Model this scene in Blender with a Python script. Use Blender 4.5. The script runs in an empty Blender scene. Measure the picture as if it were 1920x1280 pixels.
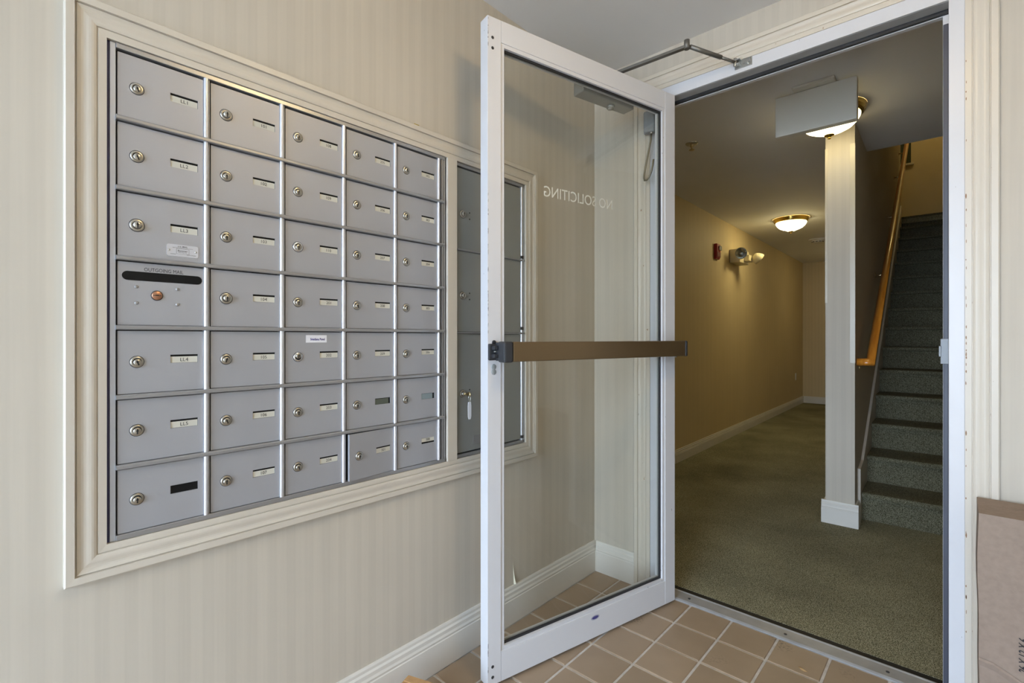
import bpy, bmesh, math, random
from mathutils import Vector, Matrix
random.seed(7)
R = math.radians
scene = bpy.context.scene
C = scene.collection

# ------------------------------------------------------------------ camera
D = 2.0418                      # inner face of the wall with the glass door
cam = bpy.data.cameras.new('camera'); cam.sensor_width = 36.0; cam.sensor_fit = 'HORIZONTAL'
cam.lens = 17.121; cam.shift_y = -8.0/1920; cam.clip_start = 0.02; cam.clip_end = 200
camo = bpy.data.objects.new('camera', cam); C.objects.link(camo)
camo.location = (1.3226, 0.0, 1.14); camo.rotation_euler = (R(90), 0, R(42.543))
scene.camera = camo

# ------------------------------------------------------------------ sky, light, exposure
world = bpy.data.worlds.new('overcast_sky'); scene.world = world; world.use_nodes = True
bg = world.node_tree.nodes['Background']
bg.inputs['Color'].default_value = (0.62, 0.765, 1.0, 1); bg.inputs['Strength'].default_value = 25.0
scene.view_settings.view_transform = 'Standard'; scene.view_settings.look = 'None'
scene.view_settings.exposure = -0.12; scene.view_settings.gamma = 1.0
scene.view_settings.use_curve_mapping = False
LAMP_HALL = 46.0; LAMP_NEAR = 14.0; LAMP_ADDED = 20.0; LAMP_VEST = 38.0; LAMP_UP = 44.0
port = bpy.data.lights.new('entrance_daylight_portal', 'AREA'); port.shape = 'RECTANGLE'
port.size = 1.62; port.size_y = 2.25; port.cycles.is_portal = True
porto = bpy.data.objects.new('entrance_daylight_portal', port); C.objects.link(porto)
porto.location = (0.98, -2.46, 1.16); porto.rotation_euler = (R(90), 0, 0)   # faces +Y, into the room
try: porto.rotation_euler = Vector((0, 1, 0)).to_track_quat('-Z', 'Z').to_euler()
except Exception: pass

# ------------------------------------------------------------------ materials
MATS = {}
def mat(name, col=(.8,.8,.8), rough=.5, metal=0.0, spec=.5, noise=None, bump=None, emit=None, coat=0):
    """Principled material; noise=(scale, amount), bump=(scale, strength)."""
    if name in MATS: return MATS[name]
    m = bpy.data.materials.new(name); m.use_nodes = True; nt = m.node_tree; N = nt.nodes; L = nt.links
    b = N['Principled BSDF']; b.inputs['Base Color'].default_value = (*col, 1)
    b.inputs['Roughness'].default_value = rough; b.inputs['Metallic'].default_value = metal
    b.inputs['Specular IOR Level'].default_value = spec; b.inputs['Coat Weight'].default_value = coat
    tc = N.new('ShaderNodeTexCoord')
    if noise:
        n = N.new('ShaderNodeTexNoise'); n.inputs['Scale'].default_value = noise[0]; n.inputs['Detail'].default_value = 4
        L.new(tc.outputs['Object'], n.inputs['Vector'])
        r = N.new('ShaderNodeMapRange'); r.inputs['From Min'].default_value = .3; r.inputs['From Max'].default_value = .7
        r.inputs['To Min'].default_value = 1-noise[1]; r.inputs['To Max'].default_value = 1+noise[1]
        L.new(n.outputs['Fac'], r.inputs['Value'])
        v = N.new('ShaderNodeVectorMath'); v.operation = 'SCALE'; v.inputs[0].default_value = col
        L.new(r.outputs['Result'], v.inputs['Scale']); L.new(v.outputs['Vector'], b.inputs['Base Color'])
    if bump:
        n2 = N.new('ShaderNodeTexNoise'); n2.inputs['Scale'].default_value = bump[0]; n2.inputs['Detail'].default_value = 3
        L.new(tc.outputs['Object'], n2.inputs['Vector'])
        bp = N.new('ShaderNodeBump'); bp.inputs['Strength'].default_value = bump[1]; bp.inputs['Distance'].default_value = .002
        L.new(n2.outputs['Fac'], bp.inputs['Height']); L.new(bp.outputs['Normal'], b.inputs['Normal'])
    if emit:
        b.inputs['Emission Color'].default_value = (*emit[0], 1); b.inputs['Emission Strength'].default_value = emit[1]
    MATS[name] = m; return m

def wallpaper(name, axis, col=(.575,.522,.437)):
    """cream paper with soft vertical stripes running up the wall; axis = world axis along the wall"""
    if name in MATS: return MATS[name]
    m = bpy.data.materials.new(name); m.use_nodes = True; nt = m.node_tree; N = nt.nodes; L = nt.links
    b = N['Principled BSDF']; b.inputs['Roughness'].default_value = .62; b.inputs['Specular IOR Level'].default_value = .35
    tc = N.new('ShaderNodeTexCoord'); sp = N.new('ShaderNodeSeparateXYZ'); L.new(tc.outputs['Object'], sp.inputs[0])
    u = sp.outputs[axis]
    def math_(op, a, bb=None, c=None):
        n = N.new('ShaderNodeMath'); n.operation = op
        for i, x in enumerate((a, bb, c)):
            if x is None: continue
            if isinstance(x, (int, float)): n.inputs[i].default_value = x
            else: L.new(x, n.inputs[i])
        return n.outputs[0]
    # broad stripes 24 mm wide, three tones
    f = math_('FRACT', math_('DIVIDE', u, .049))
    s1 = math_('MINIMUM', math_('MAXIMUM', math_('MULTIPLY_ADD', math_('SUBTRACT', math_('ABSOLUTE', math_('SUBTRACT', f, .5)), .25), 14.0, .5), 0.0), 1.0)
    f2 = math_('FRACT', math_('DIVIDE', u, .1225))
    s2 = math_('MULTIPLY', math_('ABSOLUTE', math_('SUBTRACT', f2, .5)), 1.0)
    # fine streaks
    cb = N.new('ShaderNodeCombineXYZ'); L.new(math_('MULTIPLY', u, 130.0), cb.inputs[0]); L.new(math_('MULTIPLY', sp.outputs[2], 3.0), cb.inputs[1])
    nz = N.new('ShaderNodeTexNoise'); nz.inputs['Scale'].default_value = 1.0; nz.inputs['Detail'].default_value = 3; L.new(cb.outputs[0], nz.inputs['Vector'])
    st = N.new('ShaderNodeTexNoise'); st.inputs['Scale'].default_value = 2.2; st.inputs['Detail'].default_value = 5; L.new(tc.outputs['Object'], st.inputs['Vector'])
    k = math_('ADD', math_('MULTIPLY', s1, .038), .972)
    k = math_('ADD', k, math_('MULTIPLY', math_('SUBTRACT', s2, .25), .05))
    k = math_('ADD', k, math_('MULTIPLY', math_('SUBTRACT', nz.outputs['Fac'], .5), .09))
    k = math_('ADD', k, math_('MULTIPLY', math_('SUBTRACT', st.outputs['Fac'], .5), .16))
    v = N.new('ShaderNodeVectorMath'); v.operation = 'SCALE'; v.inputs[0].default_value = col
    L.new(k, v.inputs['Scale']); L.new(v.outputs[0], b.inputs['Base Color'])
    bp = N.new('ShaderNodeBump'); bp.inputs['Strength'].default_value = .12; bp.inputs['Distance'].default_value = .001
    L.new(nz.outputs['Fac'], bp.inputs['Height']); L.new(bp.outputs[0], b.inputs['Normal'])
    MATS[name] = m; return m

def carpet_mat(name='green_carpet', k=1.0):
    m = bpy.data.materials.new(name); m.use_nodes = True; N = m.node_tree.nodes; L = m.node_tree.links
    b = N['Principled BSDF']; b.inputs['Roughness'].default_value = .95; b.inputs['Specular IOR Level'].default_value = .15
    tc = N.new('ShaderNodeTexCoord')
    v = N.new('ShaderNodeTexVoronoi'); v.inputs['Scale'].default_value = 300; L.new(tc.outputs['Object'], v.inputs['Vector'])
    r = N.new('ShaderNodeValToRGB'); L.new(v.outputs['Distance'], r.inputs[0])
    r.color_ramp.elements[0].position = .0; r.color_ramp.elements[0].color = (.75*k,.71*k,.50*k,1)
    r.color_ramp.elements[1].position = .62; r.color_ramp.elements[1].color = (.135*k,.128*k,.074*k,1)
    n = N.new('ShaderNodeTexNoise'); n.inputs['Scale'].default_value = 2.0; n.inputs['Detail'].default_value = 6; L.new(tc.outputs['Object'], n.inputs['Vector'])
    mr = N.new('ShaderNodeMapRange'); mr.inputs['From Min'].default_value = .3; mr.inputs['From Max'].default_value = .7; mr.inputs['To Min'].default_value = .72; mr.inputs['To Max'].default_value = 1.2
    L.new(n.outputs['Fac'], mr.inputs['Value'])
    s = N.new('ShaderNodeVectorMath'); s.operation = 'SCALE'; L.new(r.outputs[0], s.inputs[0]); L.new(mr.outputs[0], s.inputs['Scale'])
    L.new(s.outputs[0], b.inputs['Base Color'])
    bp = N.new('ShaderNodeBump'); bp.inputs['Strength'].default_value = .5; bp.inputs['Distance'].default_value = .003; bp.invert = True
    L.new(v.outputs['Distance'], bp.inputs['Height']); L.new(bp.outputs[0], b.inputs['Normal'])
    MATS[name] = m; return m

def tile_mat():
    m = bpy.data.materials.new('tan_quarry_tile'); m.use_nodes = True; N = m.node_tree.nodes; L = m.node_tree.links
    b = N['Principled BSDF']; b.inputs['Roughness'].default_value = .42; b.inputs['Specular IOR Level'].default_value = .4
    g = N.new('ShaderNodeNewGeometry'); oi = N.new('ShaderNodeObjectInfo')
    n = N.new('ShaderNodeTexNoise'); n.inputs['Scale'].default_value = 9; n.inputs['Detail'].default_value = 6; L.new(g.outputs['Position'], n.inputs['Vector'])
    mr = N.new('ShaderNodeMapRange'); mr.inputs['To Min'].default_value = .86; mr.inputs['To Max'].default_value = 1.14; L.new(n.outputs['Fac'], mr.inputs['Value'])
    ad = N.new('ShaderNodeMath'); ad.operation = 'MULTIPLY_ADD'; L.new(oi.outputs['Random'], ad.inputs[0]); ad.inputs[1].default_value = .12; L.new(mr.outputs[0], ad.inputs[2])
    s = N.new('ShaderNodeVectorMath'); s.operation = 'SCALE'; s.inputs[0].default_value = (.335,.250,.172); L.new(ad.outputs[0], s.inputs['Scale'])
    # black scuff marks
    sc = N.new('ShaderNodeTexNoise'); sc.inputs['Scale'].default_value = 3.1; sc.inputs['Detail'].default_value = 2; L.new(g.outputs['Position'], sc.inputs['Vector'])
    sf = N.new('ShaderNodeTexNoise'); sf.inputs['Scale'].default_value = 120; sf.inputs['Detail'].default_value = 5; L.new(g.outputs['Position'], sf.inputs['Vector'])
    m1 = N.new('ShaderNodeMapRange'); m1.inputs['From Min'].default_value = .60; m1.inputs['From Max'].default_value = .72; L.new(sc.outputs['Fac'], m1.inputs['Value'])
    m2 = N.new('ShaderNodeMapRange'); m2.inputs['From Min'].default_value = .50; m2.inputs['From Max'].default_value = .60; L.new(sf.outputs['Fac'], m2.inputs['Value'])
    mm = N.new('ShaderNodeMath'); mm.operation = 'MULTIPLY'; L.new(m1.outputs[0], mm.inputs[0]); L.new(m2.outputs[0], mm.inputs[1])
    mx = N.new('ShaderNodeMix'); mx.data_type = 'RGBA'; L.new(mm.outputs[0], mx.inputs['Factor']); L.new(s.outputs[0], mx.inputs['A']); mx.inputs['B'].default_value = (.05,.045,.04,1)
    L.new(mx.outputs['Result'], b.inputs['Base Color'])
    MATS['tile'] = m; return m

def glass_mat(name='door_glass', tint=(.955,.96,.945)):
    if name in MATS: return MATS[name]
    m = bpy.data.materials.new(name); m.use_nodes = True; N = m.node_tree.nodes; L = m.node_tree.links
    N.remove(N['Principled BSDF']); out = N['Material Output']
    tr = N.new('ShaderNodeBsdfTransparent'); tr.inputs['Color'].default_value = (*tint, 1)
    gl = N.new('ShaderNodeBsdfGlossy'); gl.inputs['Roughness'].default_value = .0
    lw = N.new('ShaderNodeLayerWeight'); lw.inputs['Blend'].default_value = .5
    pw = N.new('ShaderNodeMath'); pw.operation = 'POWER'; L.new(lw.outputs['Facing'], pw.inputs[0]); pw.inputs[1].default_value = 5.0
    fr = N.new('ShaderNodeMath'); fr.operation = 'MULTIPLY_ADD'; L.new(pw.outputs[0], fr.inputs[0]); fr.inputs[1].default_value = .9; fr.inputs[2].default_value = .03
    mx = N.new('ShaderNodeMixShader'); L.new(fr.outputs[0], mx.inputs[0]); L.new(tr.outputs[0], mx.inputs[1]); L.new(gl.outputs[0], mx.inputs[2])
    L.new(mx.outputs[0], out.inputs['Surface']); MATS[name] = m; return m

def wood_mat():
    m = bpy.data.materials.new('orange_oak'); m.use_nodes = True; N = m.node_tree.nodes; L = m.node_tree.links
    b = N['Principled BSDF']; b.inputs['Roughness'].default_value = .3; b.inputs['Coat Weight'].default_value = .3
    tc = N.new('ShaderNodeTexCoord'); mp = N.new('ShaderNodeMapping'); mp.inputs['Scale'].default_value = (60, 5, 5); L.new(tc.outputs['Object'], mp.inputs[0])
    n = N.new('ShaderNodeTexNoise'); n.inputs['Scale'].default_value = 1; n.inputs['Detail'].default_value = 4; L.new(mp.outputs[0], n.inputs['Vector'])
    r = N.new('ShaderNodeValToRGB'); L.new(n.outputs['Fac'], r.inputs[0])
    r.color_ramp.elements[0].position = .3; r.color_ramp.elements[0].color = (.50,.16,.014,1)
    r.color_ramp.elements[1].position = .7; r.color_ramp.elements[1].color = (.74,.30,.035,1)
    L.new(r.outputs[0], b.inputs['Base Color']); MATS['wood'] = m; return m

def cardboard_mat(name, col):
    m = bpy.data.materials.new(name); m.use_nodes = True; N = m.node_tree.nodes; L = m.node_tree.links
    b = N['Principled BSDF']; b.inputs['Roughness'].default_value = .8; b.inputs['Specular IOR Level'].default_value = .25
    tc = N.new('ShaderNodeTexCoord')
    n = N.new('ShaderNodeTexNoise'); n.inputs['Scale'].default_value = 70; n.inputs['Detail'].default_value = 6; L.new(tc.outputs['Object'], n.inputs['Vector'])
    mr = N.new('ShaderNodeMapRange'); mr.inputs['To Min'].default_value = .82; mr.inputs['To Max'].default_value = 1.18; L.new(n.outputs['Fac'], mr.inputs['Value'])
    s = N.new('ShaderNodeVectorMath'); s.operation = 'SCALE'; s.inputs[0].default_value = col; L.new(mr.outputs[0], s.inputs['Scale'])
    g = N.new('ShaderNodeTexNoise'); g.inputs['Scale'].default_value = 9; g.inputs['Detail'].default_value = 3; L.new(tc.outputs['Object'], g.inputs['Vector'])
    g2 = N.new('ShaderNodeMapRange'); g2.inputs['From Min'].default_value = .60; g2.inputs['From Max'].default_value = .78; g2.inputs['To Max'].default_value = .6; L.new(g.outputs['Fac'], g2.inputs['Value'])
    mx = N.new('ShaderNodeMix'); mx.data_type = 'RGBA'; L.new(g2.outputs[0], mx.inputs['Factor']); L.new(s.outputs[0], mx.inputs['A']); mx.inputs['B'].default_value = (.10,.085,.075,1)
    L.new(mx.outputs['Result'], b.inputs['Base Color'])
    bp = N.new('ShaderNodeBump'); bp.inputs['Strength'].default_value = .25; bp.inputs['Distance'].default_value = .002; L.new(g.outputs['Fac'], bp.inputs['Height']); L.new(bp.outputs[0], b.inputs['Normal'])
    MATS[name] = m; return m

def shade_mat(name, col, strength, flank=.05):
    """frosted glass bowl lit by the bulb inside it: the underside glows most, the flanks by the rim least"""
    m = bpy.data.materials.new(name); m.use_nodes = True; N = m.node_tree.nodes; L = m.node_tree.links
    b = N['Principled BSDF']; b.inputs['Base Color'].default_value = (.85,.80,.70,1); b.inputs['Roughness'].default_value = .4
    b.inputs['Emission Color'].default_value = (*col, 1)
    g = N.new('ShaderNodeNewGeometry'); sp = N.new('ShaderNodeSeparateXYZ'); L.new(g.outputs['Normal'], sp.inputs[0])
    ab = N.new('ShaderNodeMath'); ab.operation = 'ABSOLUTE'; L.new(sp.outputs[2], ab.inputs[0])
    pw = N.new('ShaderNodeMath'); pw.operation = 'POWER'; L.new(ab.outputs[0], pw.inputs[0]); pw.inputs[1].default_value = 1.6
    ma = N.new('ShaderNodeMath'); ma.operation = 'MULTIPLY_ADD'; L.new(pw.outputs[0], ma.inputs[0]); ma.inputs[1].default_value = strength*(1-flank); ma.inputs[2].default_value = strength*flank
    L.new(ma.outputs[0], b.inputs['Emission Strength']); MATS[name] = m; return m

def chipped_paint(name, col, chip, thr=.70, scale=38, rough=.35):
    """paint with small chips and scuffs of another colour"""
    m = bpy.data.materials.new(name); m.use_nodes = True; N = m.node_tree.nodes; L = m.node_tree.links
    b = N['Principled BSDF']; b.inputs['Roughness'].default_value = rough; b.inputs['Specular IOR Level'].default_value = .4
    tc = N.new('ShaderNodeTexCoord'); mp = N.new('ShaderNodeMapping'); mp.inputs['Scale'].default_value = (1, 1, .45); L.new(tc.outputs['Object'], mp.inputs[0])
    n = N.new('ShaderNodeTexNoise'); n.inputs['Scale'].default_value = scale; n.inputs['Detail'].default_value = 5; L.new(mp.outputs[0], n.inputs['Vector'])
    mr = N.new('ShaderNodeMapRange'); mr.inputs['From Min'].default_value = thr; mr.inputs['From Max'].default_value = thr+.015; L.new(n.outputs['Fac'], mr.inputs['Value'])
    mx = N.new('ShaderNodeMix'); mx.data_type = 'RGBA'; mx.inputs['A'].default_value = (*col, 1); mx.inputs['B'].default_value = (*chip, 1); L.new(mr.outputs[0], mx.inputs['Factor'])
    L.new(mx.outputs['Result'], b.inputs['Base Color']); MATS[name] = m; return m

wp_y = wallpaper('wallpaper_along_y', 1); wp_x = wallpaper('wallpaper_along_x', 0)
wph_y = wallpaper('lit_hall_wallpaper_along_y', 1, (.64,.515,.30)); wph_x = wallpaper('lit_hall_wallpaper_along_x', 0, (.64,.515,.30))  # same paper; the hall's warm light is put into this brighter, yellower colour
carpet = carpet_mat(); stair_carpet = carpet_mat('shaded_stair_carpet', .62); tile_m = tile_mat(); glass = glass_mat(); wood = wood_mat()  # stair carpet: copy of the hall carpet with shade put into its colour
card_m = cardboard_mat('grey_brown_cardboard', (.31,.235,.185)); card2_m = cardboard_mat('brown_cardboard', (.50,.30,.14))
trim_m = mat('cream_trim_paint', (.61,.555,.47), .38, noise=(6,.03))
white_m = chipped_paint('white_painted_aluminium', (.68,.68,.70), (.20,.19,.18), .735, 70)
casing_m = chipped_paint('cream_casing_paint', (.66,.60,.505), (.34,.22,.13), .715, 60)
base_m = mat('white_baseboard_paint', (.72,.69,.63), .35, noise=(8,.03))
ceil_m = mat('ceiling_white', (.80,.79,.78), .8, noise=(1.5,.02), bump=(120,.05))
grout_m = mat('pale_grout', (.60,.56,.52), .85, noise=(35,.15))
alu = mat('satin_aluminium_grey', (.42,.425,.45), .48, metal=.35, noise=(3,.03))
alu_rail = mat('aluminium_rail', (.42,.425,.44), .35, metal=.7)
alu_bright = mat('bright_aluminium', (.80,.81,.86), .28, metal=.75)
alu_side = mat('pale_aluminium_frame', (.60,.64,.72), .35, metal=.6)
locker_m = mat('smooth_locker_grey', (.33,.34,.325), .30, metal=.35)
nickel = mat('nickel_lock', (.55,.53,.48), .28, metal=1.0)
chrome = mat('chrome_lock', (.85,.86,.88), .15, metal=1.0)
copper = mat('copper_lock', (.55,.30,.20), .35, metal=1.0)
dark = mat('dark_recess', (.015,.015,.016), .6)
slotdark = mat('slot_interior', (.008,.008,.008), .6, spec=.2)
black_pl = mat('black_plastic', (.035,.037,.042), .42)
ink = mat('black_ink', (.02,.02,.025), .7)
blueink = mat('blue_ink', (.03,.025,.22), .7)
paper = mat('card_paper', (.62,.60,.52), .8)
white_paper = mat('white_paper', (.80,.80,.84), .7)
green_card = mat('empty_slot_film', (.10,.115,.09), .3)
tape_card = mat('torn_slot_film', (.24,.30,.32), .3)
gasket = mat('black_gasket', (.02,.02,.022), .5)
bronze = mat('bronze_bar', (.24,.17,.095), .33, metal=.75)
bluepl = mat('blue_decal', (.10,.095,.30), .4); greyd = mat('grey_decal', (.42,.43,.50), .4)
steel = mat('steel_sill', (.40,.40,.40), .45, metal=.35, noise=(20,.1))
closer_m = mat('closer_grey', (.17,.165,.15), .38, metal=.5)
closer_body_m = mat('closer_body_grey', (.36,.35,.32), .4, metal=.3)
zinc = mat('zinc_bracket', (.45,.45,.43), .3, metal=.9)
boxgrey = mat('loop_box_grey', (.30,.31,.32), .38)
cable_m = mat('armoured_cable', (.32,.29,.22), .35, metal=.9, bump=(400,.5))
cream_pl = mat('cream_plastic', (.74,.70,.60), .45)
cream_pl2 = mat('yellowed_cream_plastic', (.66,.58,.38), .4)
red_pl = mat('red_plastic', (.30,.008,.015), .3)
lens_m = mat('clear_lens', (.75,.75,.72), .12, metal=.6)
chrome_dark = mat('lamp_reflector', (.40,.40,.36), .2, metal=1.0)
brass = mat('polished_brass', (.72,.50,.13), .2, metal=1.0)
white_pl = mat('white_plastic', (.72,.70,.66), .45)
bracket_br = mat('rail_bracket_brass', (.55,.44,.26), .3, metal=1.0)
letter_m = mat('white_vinyl', (.82,.82,.80), .6)
plate_m = mat('etched_plate', (.66,.68,.74), .35, metal=.4)
guard_m = mat('glossy_corner_guard', (.60,.54,.42), .3, spec=.5)
frame_in = mat('frame_soffit_grey', (.46,.46,.46), .5)
navy = mat('slate_gasket', (.055,.06,.085), .45)
concrete = mat('concrete', (.45,.45,.44), .85, noise=(3,.1))
leafm = mat('dry_leaf', (.42,.27,.12), .7)
key_m = mat('brass_key', (.45,.35,.18), .3, metal=1.0)
dgreen = mat('dark_window_glass', (.05,.062,.045), .25)

# ------------------------------------------------------------------ mesh helpers
class MB:
    def __init__(s): s.bm = bmesh.new(); s.mi = 0
    def _faces(s, fs):
        for f in fs: f.material_index = s.mi
        return s
    def m(s, i): s.mi = i; return s
    def poly(s, pts):
        vs = [s.bm.verts.new(p) for p in pts]; s._faces([s.bm.faces.new(vs)]); return s
    def box(s, x0, x1, y0, y1, z0, z1):
        v = [s.bm.verts.new((x, y, z)) for z in (z0, z1) for x, y in ((x0,y0),(x1,y0),(x1,y1),(x0,y1))]
        s._faces([s.bm.faces.new([v[i] for i in q]) for q in ((3,2,1,0),(4,5,6,7),(0,1,5,4),(1,2,6,5),(2,3,7,6),(3,0,4,7))]); return s
    def prism(s, poly, axis, a, b):
        """poly: 2D points in the plane across `axis` (x: (y,z); y: (x,z); z: (x,y)); extruded a..b"""
        def P(p, t): return {'x': (t,p[0],p[1]), 'y': (p[0],t,p[1]), 'z': (p[0],p[1],t)}[axis]
        A = [s.bm.verts.new(P(p, a)) for p in poly]; B = [s.bm.verts.new(P(p, b)) for p in poly]; n = len(poly)
        fs = [s.bm.faces.new((A[i], A[(i+1)%n], B[(i+1)%n], B[i])) for i in range(n)]
        fs += [s.bm.faces.new(A[::-1]), s.bm.faces.new(B)]; s._faces(fs); return s
    def cyl(s, p0, p1, r, seg=16, r1=None):
        p0, p1 = Vector(p0), Vector(p1); d = (p1-p0).normalized(); u = d.orthogonal().normalized(); w = d.cross(u)
        r1 = r if r1 is None else r1
        A = [s.bm.verts.new(p0 + (u*math.cos(t)+w*math.sin(t))*r) for t in [2*math.pi*i/seg for i in range(seg)]]
        B = [s.bm.verts.new(p1 + (u*math.cos(t)+w*math.sin(t))*r1) for t in [2*math.pi*i/seg for i in range(seg)]]
        fs = [s.bm.faces.new((A[i], A[(i+1)%seg], B[(i+1)%seg], B[i])) for i in range(seg)]
        for f in fs: f.smooth = True
        fs += [s.bm.faces.new(A[::-1]), s.bm.faces.new(B)]; s._faces(fs); return s
    def lathe(s, prof, origin=(0,0,0), axis=(0,0,1), seg=32, smooth=True, close=False):
        """prof: (radius, height along axis)"""
        o, d = Vector(origin), Vector(axis).normalized(); u = d.orthogonal().normalized(); w = d.cross(u)
        rings = []
        for r, h in prof:
            if r < 1e-6: rings.append([s.bm.verts.new(o+d*h)])
            else: rings.append([s.bm.verts.new(o+d*h+(u*math.cos(2*math.pi*i/seg)+w*math.sin(2*math.pi*i/seg))*r) for i in range(seg)])
        fs = []
        for a, b in zip(rings, rings[1:]):
            for i in range(seg):
                j = (i+1) % seg
                q = ([a[0]] if len(a) == 1 else [a[i], a[j]]) + ([b[0]] if len(b) == 1 else [b[j], b[i]])
                if len(q) > 2: fs.append(s.bm.faces.new(q))
        for f in fs: f.smooth = smooth
        s._faces(fs); return s
    def tube(s, pts, r, seg=10):
        pts = [Vector(p) for p in pts]; rings = []; u = None
        for i, p in enumerate(pts):
            d = (pts[min(i+1, len(pts)-1)] - pts[max(i-1, 0)]).normalized()
            u = d.orthogonal().normalized() if u is None else (u - d*u.dot(d)).normalized()
            w = d.cross(u); rings.append([s.bm.verts.new(p+(u*math.cos(2*math.pi*k/seg)+w*math.sin(2*math.pi*k/seg))*r) for k in range(seg)])
        fs = []
        for a, b in zip(rings, rings[1:]):
            for i in range(seg): fs.append(s.bm.faces.new((a[i], a[(i+1)%seg], b[(i+1)%seg], b[i])))
        for f in fs: f.smooth = True
        fs += [s.bm.faces.new(rings[0][::-1]), s.bm.faces.new(rings[-1])]; s._faces(fs); return s
    def xf(s, M): s.bm.transform(M); return s
    def mesh(s, name, mats):
        bmesh.ops.recalc_face_normals(s.bm, faces=s.bm.faces[:])
        me = bpy.data.meshes.new(name); s.bm.to_mesh(me); s.bm.free()
        for m_ in (mats if isinstance(mats, (list, tuple)) else [mats]): me.materials.append(m_)
        return me
    def build(s, name, mats, parent=None, base=None, bevel=0, segs=2):
        """vertices are in the parent's frame; `base` shifts the origin of a top-level mesh"""
        if base is not None: s.bm.transform(Matrix.Translation(-Vector(base)))
        o = bpy.data.objects.new(name, s.mesh(name, mats)); C.objects.link(o)
        if base is not None: o.location = base
        o.parent = parent
        if bevel:
            bv = o.modifiers.new('bevel', 'BEVEL'); bv.width = bevel; bv.segments = segs; bv.limit_method = 'ANGLE'; bv.angle_limit = R(40)
        return o

def link_mesh(name, me, parent, loc=(0,0,0), rot=(0,0,0)):
    o = bpy.data.objects.new(name, me); C.objects.link(o); o.parent = parent; o.location = loc; o.rotation_euler = rot; return o
def tag(o, label=None, cat=None, group=None, kind=None):
    if label: o['label'] = label
    if cat: o['category'] = cat
    if group: o['group'] = group
    if kind: o['kind'] = kind
    return o
def thing(name, loc, label=None, cat=None, group=None, kind=None, rot=(0,0,0)):
    o = bpy.data.objects.new(name, None); o.empty_display_size = .05; C.objects.link(o); o.location = loc; o.rotation_euler = rot
    return tag(o, label, cat, group, kind)
def sub(o): return Matrix.Translation(-o.location)          # world coordinates -> frame of an unrotated thing

def text_mesh(name, s, height, m, width=None, shear=0.0, bold=0.0):
    """flat text in its own XY plane, centred, capitals `height` tall"""
    cu = bpy.data.curves.new(name, 'FONT'); cu.body = s; cu.size = 1; cu.shear = shear; cu.offset = bold; cu.resolution_u = 3
    o = bpy.data.objects.new(name, cu); C.objects.link(o); bpy.context.view_layer.update()
    me = bpy.data.meshes.new_from_object(o.evaluated_get(bpy.context.evaluated_depsgraph_get()))
    bpy.data.objects.remove(o); bpy.data.curves.remove(cu)
    xs = [v.co.x for v in me.vertices]; ys = [v.co.y for v in me.vertices]
    k = height/(max(ys)-min(ys)); kx = k if width is None else width/(max(xs)-min(xs))
    cx, cy = (max(xs)+min(xs))/2, (max(ys)+min(ys))/2
    for v in me.vertices: v.co = ((v.co.x-cx)*kx, (v.co.y-cy)*k, 0)
    me.name = name; me.materials.clear(); me.materials.append(m); return me
ON_LEFT_WALL = (R(90), 0, R(90))      # text x -> +Y, y -> +Z, faces +X

# the hall beyond the door is a touch out of square with the vestibule
HA = R(1.2); HO = Vector((.8645, 3.53, 0)); HM = Matrix.Translation(HO) @ Matrix.Rotation(HA, 4, 'Z') @ Matrix.Translation(-HO)
def hall(p): return HM @ Vector(p)
def hall_obj(o):                      # a mesh built in hall coordinates
    o.location = HM @ o.location; o.rotation_euler = (0, 0, HA); return o
def hall_thing(name, p, label, cat, group=None, kind=None): return thing(name, hall(p), label, cat, group, kind, (0,0,HA))

CEIL, HCEIL = 2.411, 2.43
def struct(o, label, cat): return tag(o, label, cat, kind='structure')

# ------------------------------------------------------------------ vestibule shell
HY0, HY1, HZ0, HZ1 = .170, 1.524, .698, 1.774          # hole in the mailbox wall
b = MB()
b.box(-.14,0,-2.6,HY0,0,CEIL+.1); b.box(-.14,0,HY1,D+.0,0,CEIL+.1); b.box(-.14,0,HY0,HY1,0,HZ0); b.box(-.14,0,HY0,HY1,HZ1,CEIL+.1)
b.box(-.15,-.13,HY0-.02,HY1+.02,HZ0-.02,HZ1+.02)
wall_left = struct(b.build('wall_left', wp_y), 'cream striped wallpapered wall holding the recessed mailboxes', 'wall')
OX0, OX1, OZ = .298, 1.336, 2.2375                      # rough opening of the door
b = MB(); b.box(-.75,OX0,D,D+.11,0,2.55); b.box(OX1,2.10,D,D+.11,0,2.55); b.box(OX0,OX1,D,D+.11,OZ,2.55)
wall_end = struct(b.build('wall_end', wp_x), 'cream wallpapered wall around the open glass door', 'wall')
b = MB(); b.box(1.90,2.04,-2.6,D,0,CEIL+.1)
struct(b.build('wall_right', wp_y), 'cream wallpapered side wall of the entrance vestibule opposite the mailboxes', 'wall')
b = MB(); b.box(-.14,.14,-2.6,-2.46,0,CEIL+.1); b.box(1.82,2.04,-2.6,-2.46,0,CEIL+.1); b.box(.14,1.82,-2.6,-2.46,2.33,CEIL+.1)
struct(b.build('wall_back', wp_x), 'cream wallpapered wall around the street entrance glazing', 'wall')
b = MB(); b.box(-.14,2.04,-2.6,D,CEIL,CEIL+.08)
struct(b.build('ceiling', ceil_m), 'plain off-white ceiling of the entrance vestibule', 'ceiling')

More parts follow.
